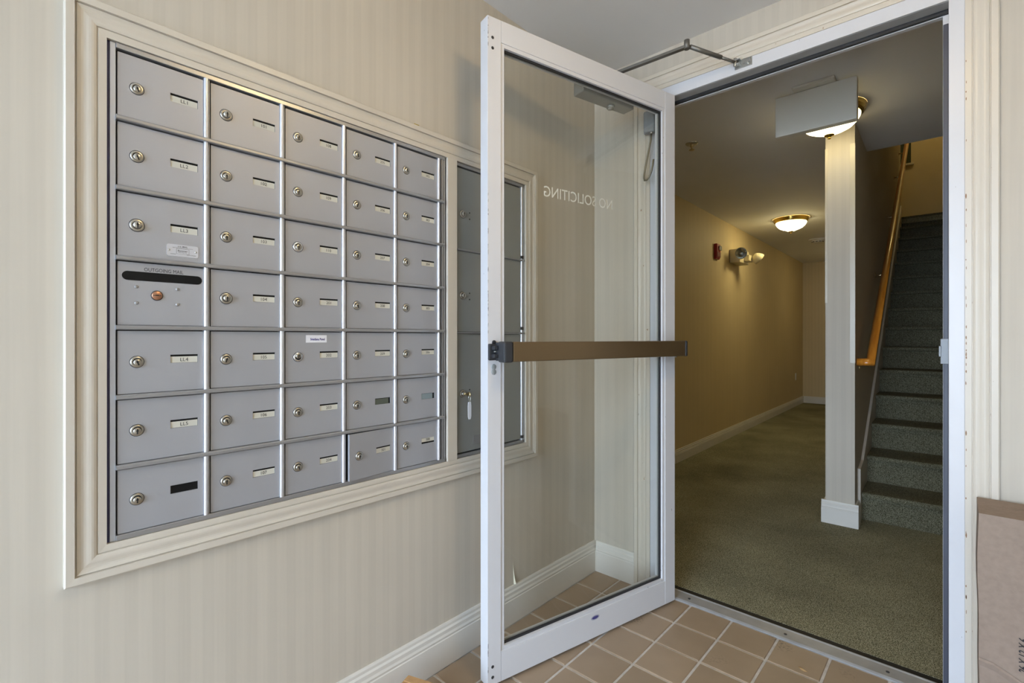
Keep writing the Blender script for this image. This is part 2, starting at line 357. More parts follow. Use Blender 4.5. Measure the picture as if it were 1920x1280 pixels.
# street entrance glazing behind the viewer, through which the daylight comes
win = thing('door_2', (.98,-2.53,0), 'white framed street entrance with full height glass panes', 'door', kind='structure')
T = sub(win)
for x in (.14, .66, 1.76):
    MB().box(x,x+.06,-2.56,-2.50,0,2.33).xf(T).build('stile', white_m, win)
for x0, x1 in ((.20,.66),(.72,1.76)):
    MB().box(x0,x1,-2.56,-2.50,0,.10).xf(T).build('rail', white_m, win); MB().box(x0,x1,-2.56,-2.50,2.27,2.33).xf(T).build('rail', white_m, win)
    MB().box(x0,x1,-2.533,-2.527,.10,2.27).xf(T).build('pane', glass, win)
b = MB(); b.box(-12,14,-22,-2.6,-.12,-.02)
struct(b.build('ground', concrete), 'grey concrete pavement outside the street entrance', 'ground')

# tiled floor: grout bed with one object for each tile
floor = thing('floor', (0,0,0), 'vestibule floor of square tan quarry tiles with pale grout', 'floor', kind='structure')
MB().box(-.14,2.04,-2.6,2.048,-.06,-.0035).build('grout_bed', grout_m, floor)
def tile_mesh(w, h, c={}):
    k = (round(w,3), round(h,3))
    if k not in c:
        q = .0022; bm = MB(); z0, z1 = -.006, 0.0
        A = [(-w/2,-h/2,z0),(w/2,-h/2,z0),(w/2,h/2,z0),(-w/2,h/2,z0)]
        B = [(-w/2,-h/2,z1-q),(w/2,-h/2,z1-q),(w/2,h/2,z1-q),(-w/2,h/2,z1-q)]
        T_ = [(-w/2+q,-h/2+q,z1),(w/2-q,-h/2+q,z1),(w/2-q,h/2-q,z1),(-w/2+q,h/2-q,z1)]
        for a, b_ in ((A,B),(B,T_)):
            for i in range(4): bm.poly([a[i],a[(i+1)%4],b_[(i+1)%4],b_[i]])
        bm.poly(T_); bmesh.ops.remove_doubles(bm.bm, verts=bm.bm.verts[:], dist=1e-5); c[k] = bm.mesh('tile', tile_m)
    return c[k]
pit, gw = .1677, .0085
xs = [.4827 + pit*i for i in range(-4, 12)]; ys = [1.873 + pit*i for i in range(-14, 3)]
for x in xs:
    for y in ys:
        x0, x1 = max(x+gw/2, 0.016), min(x+pit-gw/2, 1.884); y0, y1 = max(y+gw/2, -.50), min(y+pit-gw/2, 2.040)
        if x1-x0 < .012 or y1-y0 < .012: continue
        if y > 1.99 and False: continue
        o = link_mesh('tile', tile_mesh(x1-x0, y1-y0), floor, ((x0+x1)/2, (y0+y1)/2, random.uniform(-.0006, .0004)), (random.uniform(-.002,.002), random.uniform(-.002,.002), 0))

b = MB()                                   # the rest of the floor, behind the viewer
for x in xs:
    for j in range(-28, -14):
        y = 1.873+pit*j; x0, x1 = max(x+gw/2, .016), min(x+pit-gw/2, 1.884)
        if x1-x0 < .012 or y < -2.44: continue
        b.box(x0, x1, y+gw/2, y+pit-gw/2, -.006, 0)
b.build('tile_field', tile_m, floor)['kind'] = 'stuff'

# ------------------------------------------------------------------ trim profiles
CAS = [(0,0),(0,.010),(.0135,.011),(.0145,.0085),(.016,.0085),(.017,.0115),(.021,.0128),(.025,.0133),(.029,.0130),(.033,.0122),(.037,.0118),(.041,.0124),(.0445,.0138),(.0475,.0155),(.0485,.012),(.0500,.012),(.051,.018),(.0645,.0185),(.067,.0165),(.067,0)]
def mitred(mb, prof, A, B, nA, nB, place):
    """sweep prof (w outwards, h off the wall) from inner corner A to B; nA/nB = mitre direction at each end (2D)"""
    n = len(prof)
    a = [mb.bm.verts.new(place(A[0]+w*nA[0], A[1]+w*nA[1], h)) for w, h in prof]
    c = [mb.bm.verts.new(place(B[0]+w*nB[0], B[1]+w*nB[1], h)) for w, h in prof]
    fs = [mb.bm.faces.new((a[i], a[(i+1)%n], c[(i+1)%n], c[i])) for i in range(n)]
    fs += [mb.bm.faces.new(a[::-1]), mb.bm.faces.new(c)]; mb._faces(fs); return mb
# mailbox surround
Y0, Y1, Z0, Z1 = .1775, 1.516, .7068, 1.7665
sur = thing('trim_1', (0, .11, .64), 'cream moulded wooden surround framing both mailbox panels', 'trim', kind='structure')
T = sub(sur); pl = lambda u, v, h: (h, u, v)
cs = {'bl': ((Y0,Z0),(-1,-1)), 'br': ((Y1,Z0),(1,-1)), 'tr': ((Y1,Z1),(1,1)), 'tl': ((Y0,Z1),(-1,1))}
for p, q in (('bl','br'),('br','tr'),('tr','tl'),('tl','bl')):
    mitred(MB(), CAS, cs[p][0], cs[q][0], cs[p][1], cs[q][1], pl).xf(T).build('casing_board', trim_m, sur)
MB().box(.0,.0115,1.0985,1.1415,Z0,Z1).xf(T).build('centre_board', trim_m, sur, bevel=.001)
MB().box(.002,.012,.957,.975,1.8338,1.8385).box(.004,.010,.975,.984,1.8338,1.8365).xf(T).build('metal_clip', brass, sur)
# door casing
cas = thing('trim_2', (.22, D, 0), 'cream moulded casing around the glass door opening', 'trim', kind='structure')
T = sub(cas); CD = [(w*1.12, h) for w, h in CAS]; ple = lambda u, v, h: (u, D-h, v)
mitred(MB(), CD, (OX0,0), (OX0,OZ), (-1,0), (-1,1), ple).xf(T).build('casing_board', casing_m, cas)
mitred(MB(), CD, (OX1,0), (OX1,OZ), (1,0), (1,1), ple).xf(T).build('casing_board', casing_m, cas)
mitred(MB(), CD, (OX0,OZ), (OX1,OZ), (-1,1), (1,1), ple).xf(T).build('casing_board', casing_m, cas)
# baseboards
def base_prof(h, t=.015):
    return [(0,0),(t,0),(t,h*.66),(t-.002,h*.68),(t-.001,h*.73),(t-.004,h*.78),(t-.004,h*.86),(t-.008,h*.90),(t-.008,h*.96),(t-.010,h),(0,h)]
bp = base_prof(.1445)
struct(MB().prism(bp, 'y', -2.46, D).build('baseboard_left', base_m, base=(0,-2.46,0)), 'pale painted baseboard below the mailboxes', 'baseboard')
be = thing('baseboard_end', (0, D, 0), 'pale painted baseboard beside the glass door casing', 'baseboard', kind='structure'); T = sub(be)
MB().prism([(D-t, z) for t, z in bp], 'x', .015, OX0-.0755).xf(T).build('board', base_m, be)
MB().prism([(D-t, z) for t, z in bp], 'x', OX1+.0755, 1.90).xf(T).build('board', base_m, be)
# curl of peeling wallpaper above the baseboard
b = MB(); n = 8
for i in range(n):
    t0, t1 = i/n, (i+1)/n
    f = lambda t: (.0012+.012*t**3, 0)
    za, zb = .27-.122*t0, .27-.122*t1
    b.poly([(f(t0)[0], 1.4465+.005*t0**2, za), (f(t0)[0]*.2+.0008, 1.4475+.0, za), (f(t1)[0]*.2+.0008, 1.4475, zb), (f(t1)[0], 1.4465+.005*t1**2, zb)])
fl = b.build('peeling_flap', mat('wallpaper_backing', (.72,.68,.52), .7), wall_left)

# ------------------------------------------------------------------ door frame and sill
fr = thing('door_frame', (OX0, D, 0), 'white painted aluminium frame of the glass door with dark seals', 'door frame', kind='structure'); T = sub(fr)
JL, JR, HZ = .350, 1.299, 2.190
MB().box(OX0,JL,D-.006,D+.108,0,OZ).xf(T).build('jamb', white_m, fr, bevel=.0015)
MB().box(JR,OX1,D-.006,D+.108,0,OZ).xf(T).build('jamb', white_m, fr, bevel=.0015)
MB().box(JL,JR,D-.006,D+.108,HZ,OZ).m(1).box(JL,JR,D+.001,D+.106,HZ-.0006,HZ).xf(T).build('head', [white_m, frame_in], fr)
MB().box(JL,JR,D+.058,D+.075,HZ-.016,HZ-.001).xf(T).build('stop', white_m, fr)
MB().box(JL,JR,D+.046,D+.058,HZ-.0135,HZ-.001).xf(T).build('seal', gasket, fr)
MB().box(JR-.0145,JR,D+.058,D+.075,0,HZ-.016).xf(T).build('stop', white_m, fr)
MB().box(JR-.0135,JR,D+.040,D+.058,0,HZ-.05).xf(T).build('seal', navy, fr, bevel=.002)
MB().box(JL,JL+.0145,D+.058,D+.075,0,HZ-.016).xf(T).build('stop', white_m, fr)
b = MB().box(JR-.020,JR,D+.030,D+.040,1.055,1.135); b.box(JR-.024,JR-.018,D+.026,D+.036,1.078,1.112)
b.xf(T).build('strike_plate', mat('dull_strike', (.22,.23,.24), .5, metal=.4), fr, bevel=.001)
sill = tag(MB().prism([(2.043,-.003),(2.043,.003),(2.050,.0065),(2.104,.0085),(2.108,.011),(2.112,.011),(2.112,-.003)], 'x', JL, JR).build('threshold', steel, base=(JL,2.043,0)),
           'scuffed steel threshold strip between the tan tiles and the green carpet', 'threshold', kind='structure')
MB().box(0,JR-JL,2.1125-2.043,2.1575-2.043,-.004,.0005).build('painted_shadow', dark, sill)  # black strip standing in for the shadow between sill and carpet
for x in (.462, .835, 1.145):
    o = MB().cyl((x-JL,2.074-2.043,.0072),(x-JL,2.074-2.043,.0088),.0055,12).cyl((x-JL,2.074-2.043,.0070),(x-JL,2.074-2.043,.0094),.0028,8).build('screw', [black_pl], sill)

# ------------------------------------------------------------------ mailbox bank
bank = thing('mailbox_bank', (0, .1775, .707), 'large grey aluminium mailbox panel with thirty-five small numbered lock doors', 'mailboxes'); T = sub(bank)
cols = [.1935 + .1757*i for i in range(6)]; rz = [1.161 + .149*k for k in (4,3,2,1,0,-1,-2,-3)]   # row lines, top to bottom
UY0, UY1, UZ0, UZ1 = .1785, 1.0965, .7075, 1.7655
MB().box(-.10,-.012,UY0+.004,UY1-.004,UZ0+.002,UZ1-.002).xf(T).build('carcass', dark, bank)
MB().box(-.012,.004,UY0+.0045,cols[0]-.0005,UZ0,UZ1).xf(T).build('side_frame', alu_side, bank, bevel=.001)
MB().box(-.012,.002,UY0,UY0+.004,UZ0,UZ1).xf(T).build('edge_seal', mat('navy_edge', (.03,.03,.10), .5), bank)
MB().box(-.012,.004,1.0765,1.0855,UZ0,UZ1).box(-.012,.002,1.089,1.0945,UZ0,UZ1).xf(T).build('side_frame', alu_rail, bank, bevel=.001)
MB().box(-.012,.0065,cols[0]-.0005,UY1-.006,1.7545,UZ1).xf(T).build('top_frame', alu_rail, bank, bevel=.0012)
MB().box(-.012,.0065,cols[0]-.0005,UY1-.006,UZ0,.7185).xf(T).build('bottom_frame', alu_rail, bank, bevel=.0012)
rail_me = None
for z in rz[1:-1]:
    MB().prism([(-.010,z-.0048),(.010,z-.0048),(.012,z-.003),(.012,z+.002),(.009,z+.0048),(-.010,z+.0048)], 'y', cols[0]-.0005, 1.0835).xf(T).build('rail', alu_rail, bank)
for i in range(5):
    y = cols[i+1]-.0125
    b = MB(); prof = [(y,-.010),(y,.0035)] + [(y+.0048-.0048*math.cos(t), .0035+.0042*math.sin(t)) for t in [math.pi*j/8 for j in range(1,8)]] + [(y+.0096,.0035),(y+.0096,-.010)]
    b.prism([(p[1], p[0]) for p in prof], 'z', .718, 1.755)
    b.xf(T).build('mullion', alu_bright, bank)
    MB().box(-.010,.0025,y+.0105,y+.0122,.718,1.755).xf(T).build('hinge_strip', alu, bank)

DW, DH = .1600, .1360      # door leaf
WX0, WX1, WZ0, WZ1 = .0945, .1490, .0635, .0825   # window cut (from the leaf's lower left)
def leaf_mesh(h, name, hole=True):
    b = MB(); f, k = 0.0, -.0025; w = DW
    if not hole:
        b.box(-.008, 0, 0, w, 0, h)
    else:
        us = [0, WX0, WX1, w]; vs = [0, WZ0, WZ1, h]
        for i in range(3):
            for j in range(3):
                if i == 1 and j == 1: continue
                b.poly([(f,us[i],vs[j]),(f,us[i+1],vs[j]),(f,us[i+1],vs[j+1]),(f,us[i],vs[j+1])])
        for (a, c) in (((WX0,WZ0),(WX1,WZ0)),((WX1,WZ0),(WX1,WZ1)),((WX1,WZ1),(WX0,WZ1)),((WX0,WZ1),(WX0,WZ0))):
            b.poly([(f,*a),(f,*c),(k,*c),(k,*a)])
        for (a, c) in (((0,0),(w,0)),((w,0),(w,h)),((w,h),(0,h)),((0,h),(0,0))):
            b.poly([(f,*a),(f,*c),(-.008,*c),(-.008,*a)])
        b.poly([(-.008,0,0),(-.008,0,h),(-.008,w,h),(-.008,w,0)])
        bmesh.ops.remove_doubles(b.bm, verts=b.bm.verts[:], dist=1e-6)
    return b.mesh(name, alu)
leaf = {h: leaf_mesh(h, 'mailbox_door') for h in (.1360,)}
def lock_mesh(name, ring, plug, r=.0125, up=0.0, proud=.006):
    b = MB(); b.m(0).lathe([(r,0),(r,.0012),(r*.90,.0030),(r*.66,.0030)], axis=(1,0,0), seg=28)
    b.m(2).lathe([(r*1.07,0),(r*1.07,.0003),(r*.9,.0003)], axis=(1,0,0), seg=28); b.m(2).lathe([(r*.68,.0029),(r*.66,.0012),(0,.0012)], axis=(1,0,0), seg=24)
    b.m(1).lathe([(r*.58,0.001),(r*.58,proud*.85),(r*.50,proud),(0,proud)], (0,0,up), axis=(1,0,0), seg=24)
    b.m(2).box(proud-.0005,proud+.0004,-.0013,.0013,up-.0066*r/.0125,up+.0045*r/.0125)
    b.m(2).box(proud-.0005,proud+.0003,-.0022,.0022,up-.001,up+.0020)
    return b.mesh(name, [ring, plug, dark])
lk = lock_mesh('lock', nickel, nickel, up=-.0012); lk_big = lock_mesh('lock', nickel, nickel, r=.0135, proud=.010)
lk_new = lock_mesh('lock', chrome, nickel, up=.003); lk_w = lock_mesh('lock', chrome, nickel, r=.0135, up=-.001)
def quad(name, y0, y1, z0, z1, x, m):
    b = MB(); b.poly([(x,y0,z0),(x,y1,z0),(x,y1,z1),(x,y0,z1)]); return b.mesh(name, m)
card_me = quad('number_card', WX0+.0006, WX1-.0006, WZ0+.0004, WZ1-.0045, -.0019, paper)
back_me = quad('card_slot', WX0, WX1, WZ0, WZ1, -.0023, slotdark)
numbers = [['LL1','LL2','LL3','OUT','LL4','LL5',None], [str(n) for n in range(101,108)], ['108','109','110','201','202','203','204'],
           ['205','206','207','208','209',None,'301'], ['302','303','304','305','306',None,'308']]
def mount(p, locz, y):    # attach a part to the bank
    return None
for ci in range(5):
    for ri in range(7):
        num = numbers[ci][ri]; y = cols[ci]+.0028; zlow = rz[ri+1]+.0058
        if ri == 6: zlow = .7195
        h = DH
        loc = Vector((.001, y, zlow)) - bank.location
        if num == 'OUT':
            d = link_mesh('mailbox_door', leaf_mesh(DH, 'outgoing_door', False), bank, loc); d['label'] = 'outgoing mail door with a wide slot and copper lock'
            # letter slot: a flat black pill whose colour stands in for the dark opening
            z, a0, a1, r = 1.2735-zlow, .2035-y, .3535-y, .0098
            pts = [(a0+r-r*math.sin(t), z+r*math.cos(t)) for t in [math.pi*i/10 for i in range(11)]] + [(a1-r+r*math.sin(t), z-r*math.cos(t)) for t in [math.pi*i/10 for i in range(11)]]
            MB().prism(pts, 'x', .0001, .0005).build('letter_slot', slotdark, d)
            for (by, bz) in ((.2287,1.250),(.3044,1.250),(.2287,1.2147),(.3044,1.2147)):
                MB().lathe([(.0036,0),(.0034,.0012),(.0015,.0018),(0,.0012)], (0,by-y,bz-zlow), (1,0,0), 12).build('rivet', alu_rail, d)
            q = (0, .2655-y, 1.233-zlow)
            b = MB(); b.m(1).lathe([(.0112,0),(.0112,.0012),(.0095,.0012)], q, (1,0,0), 28); b.m(0).lathe([(.0098,.0002),(.0098,.0022),(.0088,.003),(0,.003)], q, (1,0,0), 28)
            b.m(1).box(.003,.0034,q[1]-.0075,q[1]+.0075,q[2]-.0008,q[2]+.0005).box(.003,.0034,q[1]-.003,q[1]+.003,q[2],q[2]+.0016)
            b.build('lock', [copper, dark], d)
            link_mesh('lettering', text_mesh('lettering', 'OUTGOING MAIL', .0078, ink, .0735), d, (.0004, .2790-y, 1.2893-zlow), ON_LEFT_WALL)
            continue
        d = link_mesh('mailbox_door', leaf[DH], bank, loc)
        if num == '301':                       # left ajar, swung out on its right-hand hinge
            a = R(5.5); piv = Vector((0, DW, 0))
            d.rotation_euler = (0, 0, a); d.location = loc + piv - Matrix.Rotation(a, 3, 'Z') @ piv
            d['label'] = 'mailbox door left slightly ajar'
        lm = lk
        if num in ('LL3','101','104'): lm = lk_big
        if num == '202': lm = lk_new
        if num == '110': lm = lk_w
        link_mesh('lock', lm, d, (0, .0332, .0745-.0058+.001*random.uniform(-1,1)), (random.choice((0,0,0,R(20),R(-15))), 0, 0))
        link_mesh('card_slot', back_me, d)
        if num:
            rotc = R(-6) if num in ('301',) else 0
            c = link_mesh('number_card', card_me, d)
            zc = (WZ0+WZ1)/2-.002
            if num == '308': c.location = (0,0,.005); zc += .005
            link_mesh('number', text_mesh('number', num, .0078, ink), d, (-.0015, (WX0+WX1)/2, zc), (R(90)+rotc, 0, R(90)))
        elif ci == 3: link_mesh('card_film', quad('card_film', WX0+.001, WX1-.006, WZ0+.0005, WZ1-.002, -.0019, green_card), d)
        elif ci == 4: link_mesh('card_film', quad('card_film', WX0+.001, WX1-.008, WZ0+.0005, WZ1-.001, -.0019, tape_card), d)
        if num == '202':
            MB().box(0,.0004,.6028-y,.6623-y,1.1252-zlow,1.1457-zlow).build('name_sticker', white_paper, d)
            link_mesh('name_lettering', text_mesh('name_lettering', 'Svietlana Pond', .0066, blueink, .0410, bold=.025), d, (.0007, .6355-y, 1.1345-zlow), ON_LEFT_WALL)
        if num == 'LL3':
            py, pz, pw, ph = (.2827+.3463)/2-y, 1.3388-zlow, .0620, .0272
            r = .004; pts = []
            for sx, sz, t0 in ((1,1,0),(-1,1,90),(-1,-1,180),(1,-1,270)):
                for t in (0,30,60,90): pts.append((py+sx*(pw/2-r)+r*math.cos(R(t0+t)), pz+sz*(ph/2-r)+r*math.sin(R(t0+t))))
            MB().prism(pts, 'x', 0, .0012).build('maker_plate', plate_m, d)
            for s, dy, dz, hh, ww in (('U.S. MAIL',0,.0095,.0032,.019),('Approved by the Postmaster General',0,.0062,.0018,.040),('Bommer',0,-.0002,.0040,.019),('INDUSTRIES INC.',0,-.0042,.0014,.017),('LANDRUM',-.019,-.0085,.0016,.010),('SOUTH CAROLINA',.017,-.0085,.0016,.018)):
                link_mesh('plate_lettering', text_mesh('plate_lettering', s, hh, ink, ww, bold=.01), d, (.0014, py+dy, pz+dz), ON_LEFT_WALL)
            b = MB(); bw, bh, q = .0125, .0062, .0004
            for (a0,a1,c0,c1) in ((-bw,bw,bh-q,bh),(-bw,bw,-bh,-bh+q),(-bw,-bw+q,-bh,bh),(bw-q,bw,-bh,bh)): b.box(.0012,.00135,py+a0,py+a1,pz-.0015+c0,pz-.0015+c1)
            b.build('plate_border', ink, d)
            for sy in (-1,1): MB().lathe([(.0022,0),(.002,.001),(0,.0014)], (.0012,py+sy*.0265,pz), (1,0,0), 10).build('rivet', nickel, d)

# ------------------------------------------------------------------ parcel lockers
pk = thing('parcel_locker', (0, 1.1425, .711), 'tall dark grey parcel locker panel with three stacked doors behind the glass door', 'locker'); T = sub(pk)
PY0, PY1, PZ0, PZ1 = 1.1425, 1.515, .7085, 1.7645
MB().box(-.10,-.010,PY0+.003,PY1-.003,PZ0+.002,PZ1-.002).xf(T).build('carcass', dark, pk)
MB().box(-.010,.004,PY0,PY0+.004,PZ0,PZ1).xf(T).build('side_frame', alu_bright, pk)
MB().box(-.010,.0025,1.5115,PY1,PZ0,PZ1).box(-.010,.004,1.5035,1.509,PZ0,PZ1).xf(T).build('side_frame', alu_side, pk)
MB().box(-.010,.004,PY0+.004,1.5115,PZ1-.011,PZ1).xf(T).build('top_frame', alu_rail, pk, bevel=.001)
MB().box(-.010,.004,PY0+.004,1.5115,PZ0,PZ0+.011).xf(T).build('bottom_frame', alu_rail, pk, bevel=.001)
mp = [(1.4965-.0045*math.cos(t), .002+.0045*math.sin(t)) for t in [math.pi*j/8 for j in range(9)]]
MB().prism([(-.008,1.492)]+[(p[1],p[0]) for p in mp]+[(-.008,1.501)], 'z', PZ0+.011, PZ1-.011).xf(T).build('hinge_post', alu_bright, pk)
prow = [PZ1-.012, 1.4545, 1.1560, PZ0+.012]
for z in prow[1:3]: MB().box(-.008,.009,PY0+.004,1.5105,z-.003,z+.003).xf(T).build('rail', alu_rail, pk, bevel=.0008)
for i in range(3):
    zt, zb = prow[i]-.004, prow[i+1]+.004; o = Vector((.001,1.148,zb))
    d = MB().box(-.008,0,0,1.4905-1.148,0,zt-zb).build('locker_door', locker_m, pk, bevel=.0008); d.location = o-pk.location
    lz = (1.585,1.291,.936)[i]-zb; ly = 1.176-1.148
    link_mesh('lock', lk_big, d, (0, ly, lz))
    for dz in (.010,-.013) if i < 2 else (.012,-.006): MB().lathe([(.0026,0),(.0024,.001),(0,.0012)], (0,ly+.034,lz+dz), (1,0,0), 10).build('rivet', dark, d)
    if i == 2:
        MB().box(0,.0008,1.228-1.148,1.262-1.148,.745-zb,.777-zb).build('care_plate', alu_rail, d)
for z in (1.467, 1.176, .733):
    MB().box(.0,.0065,1.492,1.504,z-.006,z+.006).xf(T).build('hinge', black_pl, pk)
ky = thing('key', (.0085, 1.176, .936), 'brass key with a long white tag hanging in the lowest parcel locker lock', 'key')
MB().box(.0,.020,-.0014,.0014,-.0035,.0035).lathe([(.0001,-.0008),(.0090,-.0008),(.0090,.0008),(.0001,.0008)], (.027,0,0), (0,1,0), 16).build('blade', key_m, ky)
rg = [(.030+.0005*math.sin(t), .011*math.sin(t)*.35, -.013+.012*math.cos(t)) for t in [2*math.pi*i/16 for i in range(17)]]
MB().tube(rg, .0010, 6).build('ring', nickel, ky)
b = MB(); tg = [(-.0055,-.026),(.0055,-.026),(.0075,-.040),(.0072,-.078),(.004,-.088),(-.004,-.088),(-.0072,-.078),(-.0075,-.040)]
b.prism(tg, 'x', .029, .0308).build('tag', white_paper, ky)

# ------------------------------------------------------------------ glass door (own frame: x from the hinge to the free edge, y to the push side, z up)
A_D = R(13.5); dr = Vector((-math.sin(A_D), -math.cos(A_D), 0))
dd = thing('door_1', (.422, 2.018, 0), 'open white aluminium framed glass door with a bronze push bar', 'door', kind='structure', rot=(0,0,math.atan2(dr.y, dr.x)))
W, ZB, ZT, TH = .94, .010, 2.180, .045
ST, RT, RB = .052, .072, .098
MB().box(W-ST,W,-TH,0,ZB,ZT).build('stile', white_m, dd, bevel=.0012)
MB().box(0,ST+.012,-TH,0,ZB,ZT).build('stile', white_m, dd, bevel=.0012)
MB().box(ST+.0125,W-ST-.0005,-TH,-.0004,ZT-RT,ZT).build('rail', white_m, dd, bevel=.0008)
MB().box(ST+.0125,W-ST-.0005,-TH,-.0004,ZB,ZB+RB).build('rail', white_m, dd, bevel=.0008)
gx0, gx1, gz0, gz1 = ST+.0125, W-ST-.0005, ZB+RB, ZT-RT
bd = .013
def ring(name, m, x0, x1, z0, z1, w, ya, yb):
    b = MB(); b.box(x0,x0+w,ya,yb,z0,z1); b.box(x1-w,x1,ya,yb,z0,z1); b.box(x0+w,x1-w,ya,yb,z0,z0+w); b.box(x0+w,x1-w,ya,yb,z1-w,z1)
    return b.build(name, m, dd)
ring('glazing_bead', white_m, gx0, gx1, gz0, gz1, bd, -.012, -.003)
ring('glazing_bead', white_m, gx0, gx1, gz0, gz1, bd, -.042, -.030)
ring('glazing_seal', gasket, gx0+.003, gx1-.003, gz0+.003, gz1-.003, bd+.004, -.0175, -.0125)
ring('glazing_seal', frame_in, gx0+.003, gx1-.003, gz0+.003, gz1-.003, bd+.002, -.0295, -.0245)
MB().box(gx0+.004,gx1-.004,-.024,-.018,gz0+.004,gz1-.004).build('glass_pane', glass, dd)
link_mesh('lettering', text_mesh('lettering', 'NO SOLICITING', .038, letter_m, .340), dd, (.522, -.0245, 1.660), (R(90), 0, 0))
for x, zs in ((.921, (2.113,2.079,.070,.036)),):
    for z in zs: MB().lathe([(.0052,0),(.0052,.0006),(.004,.0006),(0,.0002)], (x,0,z), (0,1,0), 14).build('bolt', black_pl, dd)
# screws below the bar
b = MB()
for z in (1.0435, 1.0270): b.lathe([(.0095,0),(.0095,.0006),(.008,.0016),(0,.0018)], (.9170,0,z), (0,1,0), 20)
b.m(1).box(.9120,.9220,0,.0003,1.031,1.040); b.build('screw_cap', [mat('grey_cap', (.32,.34,.34), .4), dark], dd)
# push bar
pb = thing('push_bar', (0,0,0)); pb.parent = dd
def rb(name, m, x0,x1,y0,y1,z0,z1,bv=.003): return MB().box(x0,x1,y0,y1,z0,z1).build(name, m, pb, bevel=bv)
rb('bar', bronze, .022, .886, .034, .070, 1.0615, 1.1250)
rb('end_cap', black_pl, .886, .921, .030, .071, 1.0595, 1.1265, .006)
rb('end_cap', black_pl, .006, .022, .030, .071, 1.0605, 1.1255, .005)
rb('base_plate', black_pl, .896, .940, .0005, .010, 1.0655, 1.1190, .003)
rb('latch_arm', black_pl, .903, .932, .010, .030, 1.074, 1.086, .002); rb('latch_arm', black_pl, .903, .932, .010, .030, 1.100, 1.112, .002)
rb('latch_block', black_pl, .900, .916, .010, .030, 1.0635, 1.1235, .002)
MB().cyl((.926,.016,1.0935),(.906,.016,1.0935),.003,10).build('latch_pin', zinc, pb)
MB().cyl((.9175,.0003,1.124),(.9175,.006,1.124),.0062,16).box(.9113,.9237,.0003,.006,1.115,1.124).build('top_lug', black_pl, pb)
MB().box(.028,.056,.0005,.034,1.072,1.114).build('base_plate', black_pl, pb, bevel=.002)
MB().cyl((.045,.040,1.0605),(.045,.040,1.056),.004,10).build('set_screw', zinc, pb)
# maker decal on the bottom rail
b = MB(); ov = lambda a, c: [(.467+a*math.cos(t), .085+c*math.sin(t)) for t in [2*math.pi*i/28 for i in range(28)]]
b.prism(ov(.0215,.0088), 'y', 0, .0004); b.m(1).prism(ov(.0165,.0056), 'y', .0004, .0006); b.build('decal', [greyd, bluepl], dd)
link_mesh('decal_lettering', text_mesh('decal_lettering', 'Kawneer', .0046, mat('decal_dark', (.03,.03,.16), .5), .024, bold=.01), dd, (.467, .0009, .085), (R(90), 0, R(180)))
# door closer on the pull side
cl = thing('door_closer', (0,0,0)); cl.parent = dd
MB().box(.205,.485,-TH-.058,-TH-.0005,2.083,2.145).build('closer_body', closer_body_m, cl, bevel=.004)
MB().cyl((.310,-TH-.030,2.083),(.310,-TH-.030,2.072),.016,24).lathe([(.012,0),(.012,-.004),(0,-.005)], (.310,-TH-.030,2.072), (0,0,1), 20).build('pinion_cap', closer_body_m, cl)
MB().cyl((.310,-TH-.030,2.145),(.310,-TH-.030,2.212),.010,16).build('spindle', closer_m, cl)
MDi = (Matrix.Translation(dd.location) @ Matrix.Rotation(dd.rotation_euler.z, 4, 'Z')).inverted()
def arm_bar(mb, p, q, w, h):
    p, q = Vector(p), Vector(q); d = (q-p).normalized(); sx = d.cross(Vector((0,0,1))).normalized()*w/2; u = sx.cross(d).normalized()*h/2
    a = [mb.bm.verts.new(p+i*sx+j*u) for i,j in ((-1,-1),(1,-1),(1,1),(-1,1))]; c = [mb.bm.verts.new(q+i*sx+j*u) for i,j in ((-1,-1),(1,-1),(1,1),(-1,1))]
    mb._faces([mb.bm.faces.new((a[i],a[(i+1)%4],c[(i+1)%4],c[i])) for i in range(4)] + [mb.bm.faces.new(a[::-1]), mb.bm.faces.new(c)]); return mb
elbow = Vector((.557,1.822,2.2535)); spin = dd.matrix_basis @ Vector((.310,-TH-.030,2.206)); foot = Vector((.672, D-.030, 2.2245))
b = arm_bar(MB(), spin, elbow+Vector((-.004,0,-.004)), .018, .010); b.cyl(elbow+Vector((0,0,-.014)), elbow+Vector((0,0,.020)), .0105, 18); b.cyl(spin+Vector((0,0,-.012)), spin+Vector((0,0,.008)), .014, 18)
b.xf(MDi).build('main_arm', closer_m, cl)
mid = elbow.lerp(foot, .70)
b = MB().cyl(elbow.lerp(foot,.07), mid, .0085, 12); b.cyl(mid, foot, .0058, 10); b.cyl(elbow.lerp(foot,.02), elbow.lerp(foot,.08), .0062, 10)
b.xf(MDi).build('forearm', closer_m, cl)
b = MB().box(.664,.728,D-.011,D-.0065,2.205,2.2365); b.box(.668,.690,D-.034,D-.011,2.214,2.218); b.box(.668,.690,D-.034,D-.011,2.230,2.234)
b.cyl((.672,D-.030,2.208),(.672,D-.030,2.240),.006,12); b.box(.694,.722,D-.018,D-.011,2.217,2.230); b.cyl((.714,D-.011,2.212),(.714,D-.021,2.212),.004,8); b.cyl((.700,D-.011,2.232),(.700,D-.017,2.232),.004,8)
b.xf(MDi).build('foot_bracket', zinc, cl, bevel=.0008)

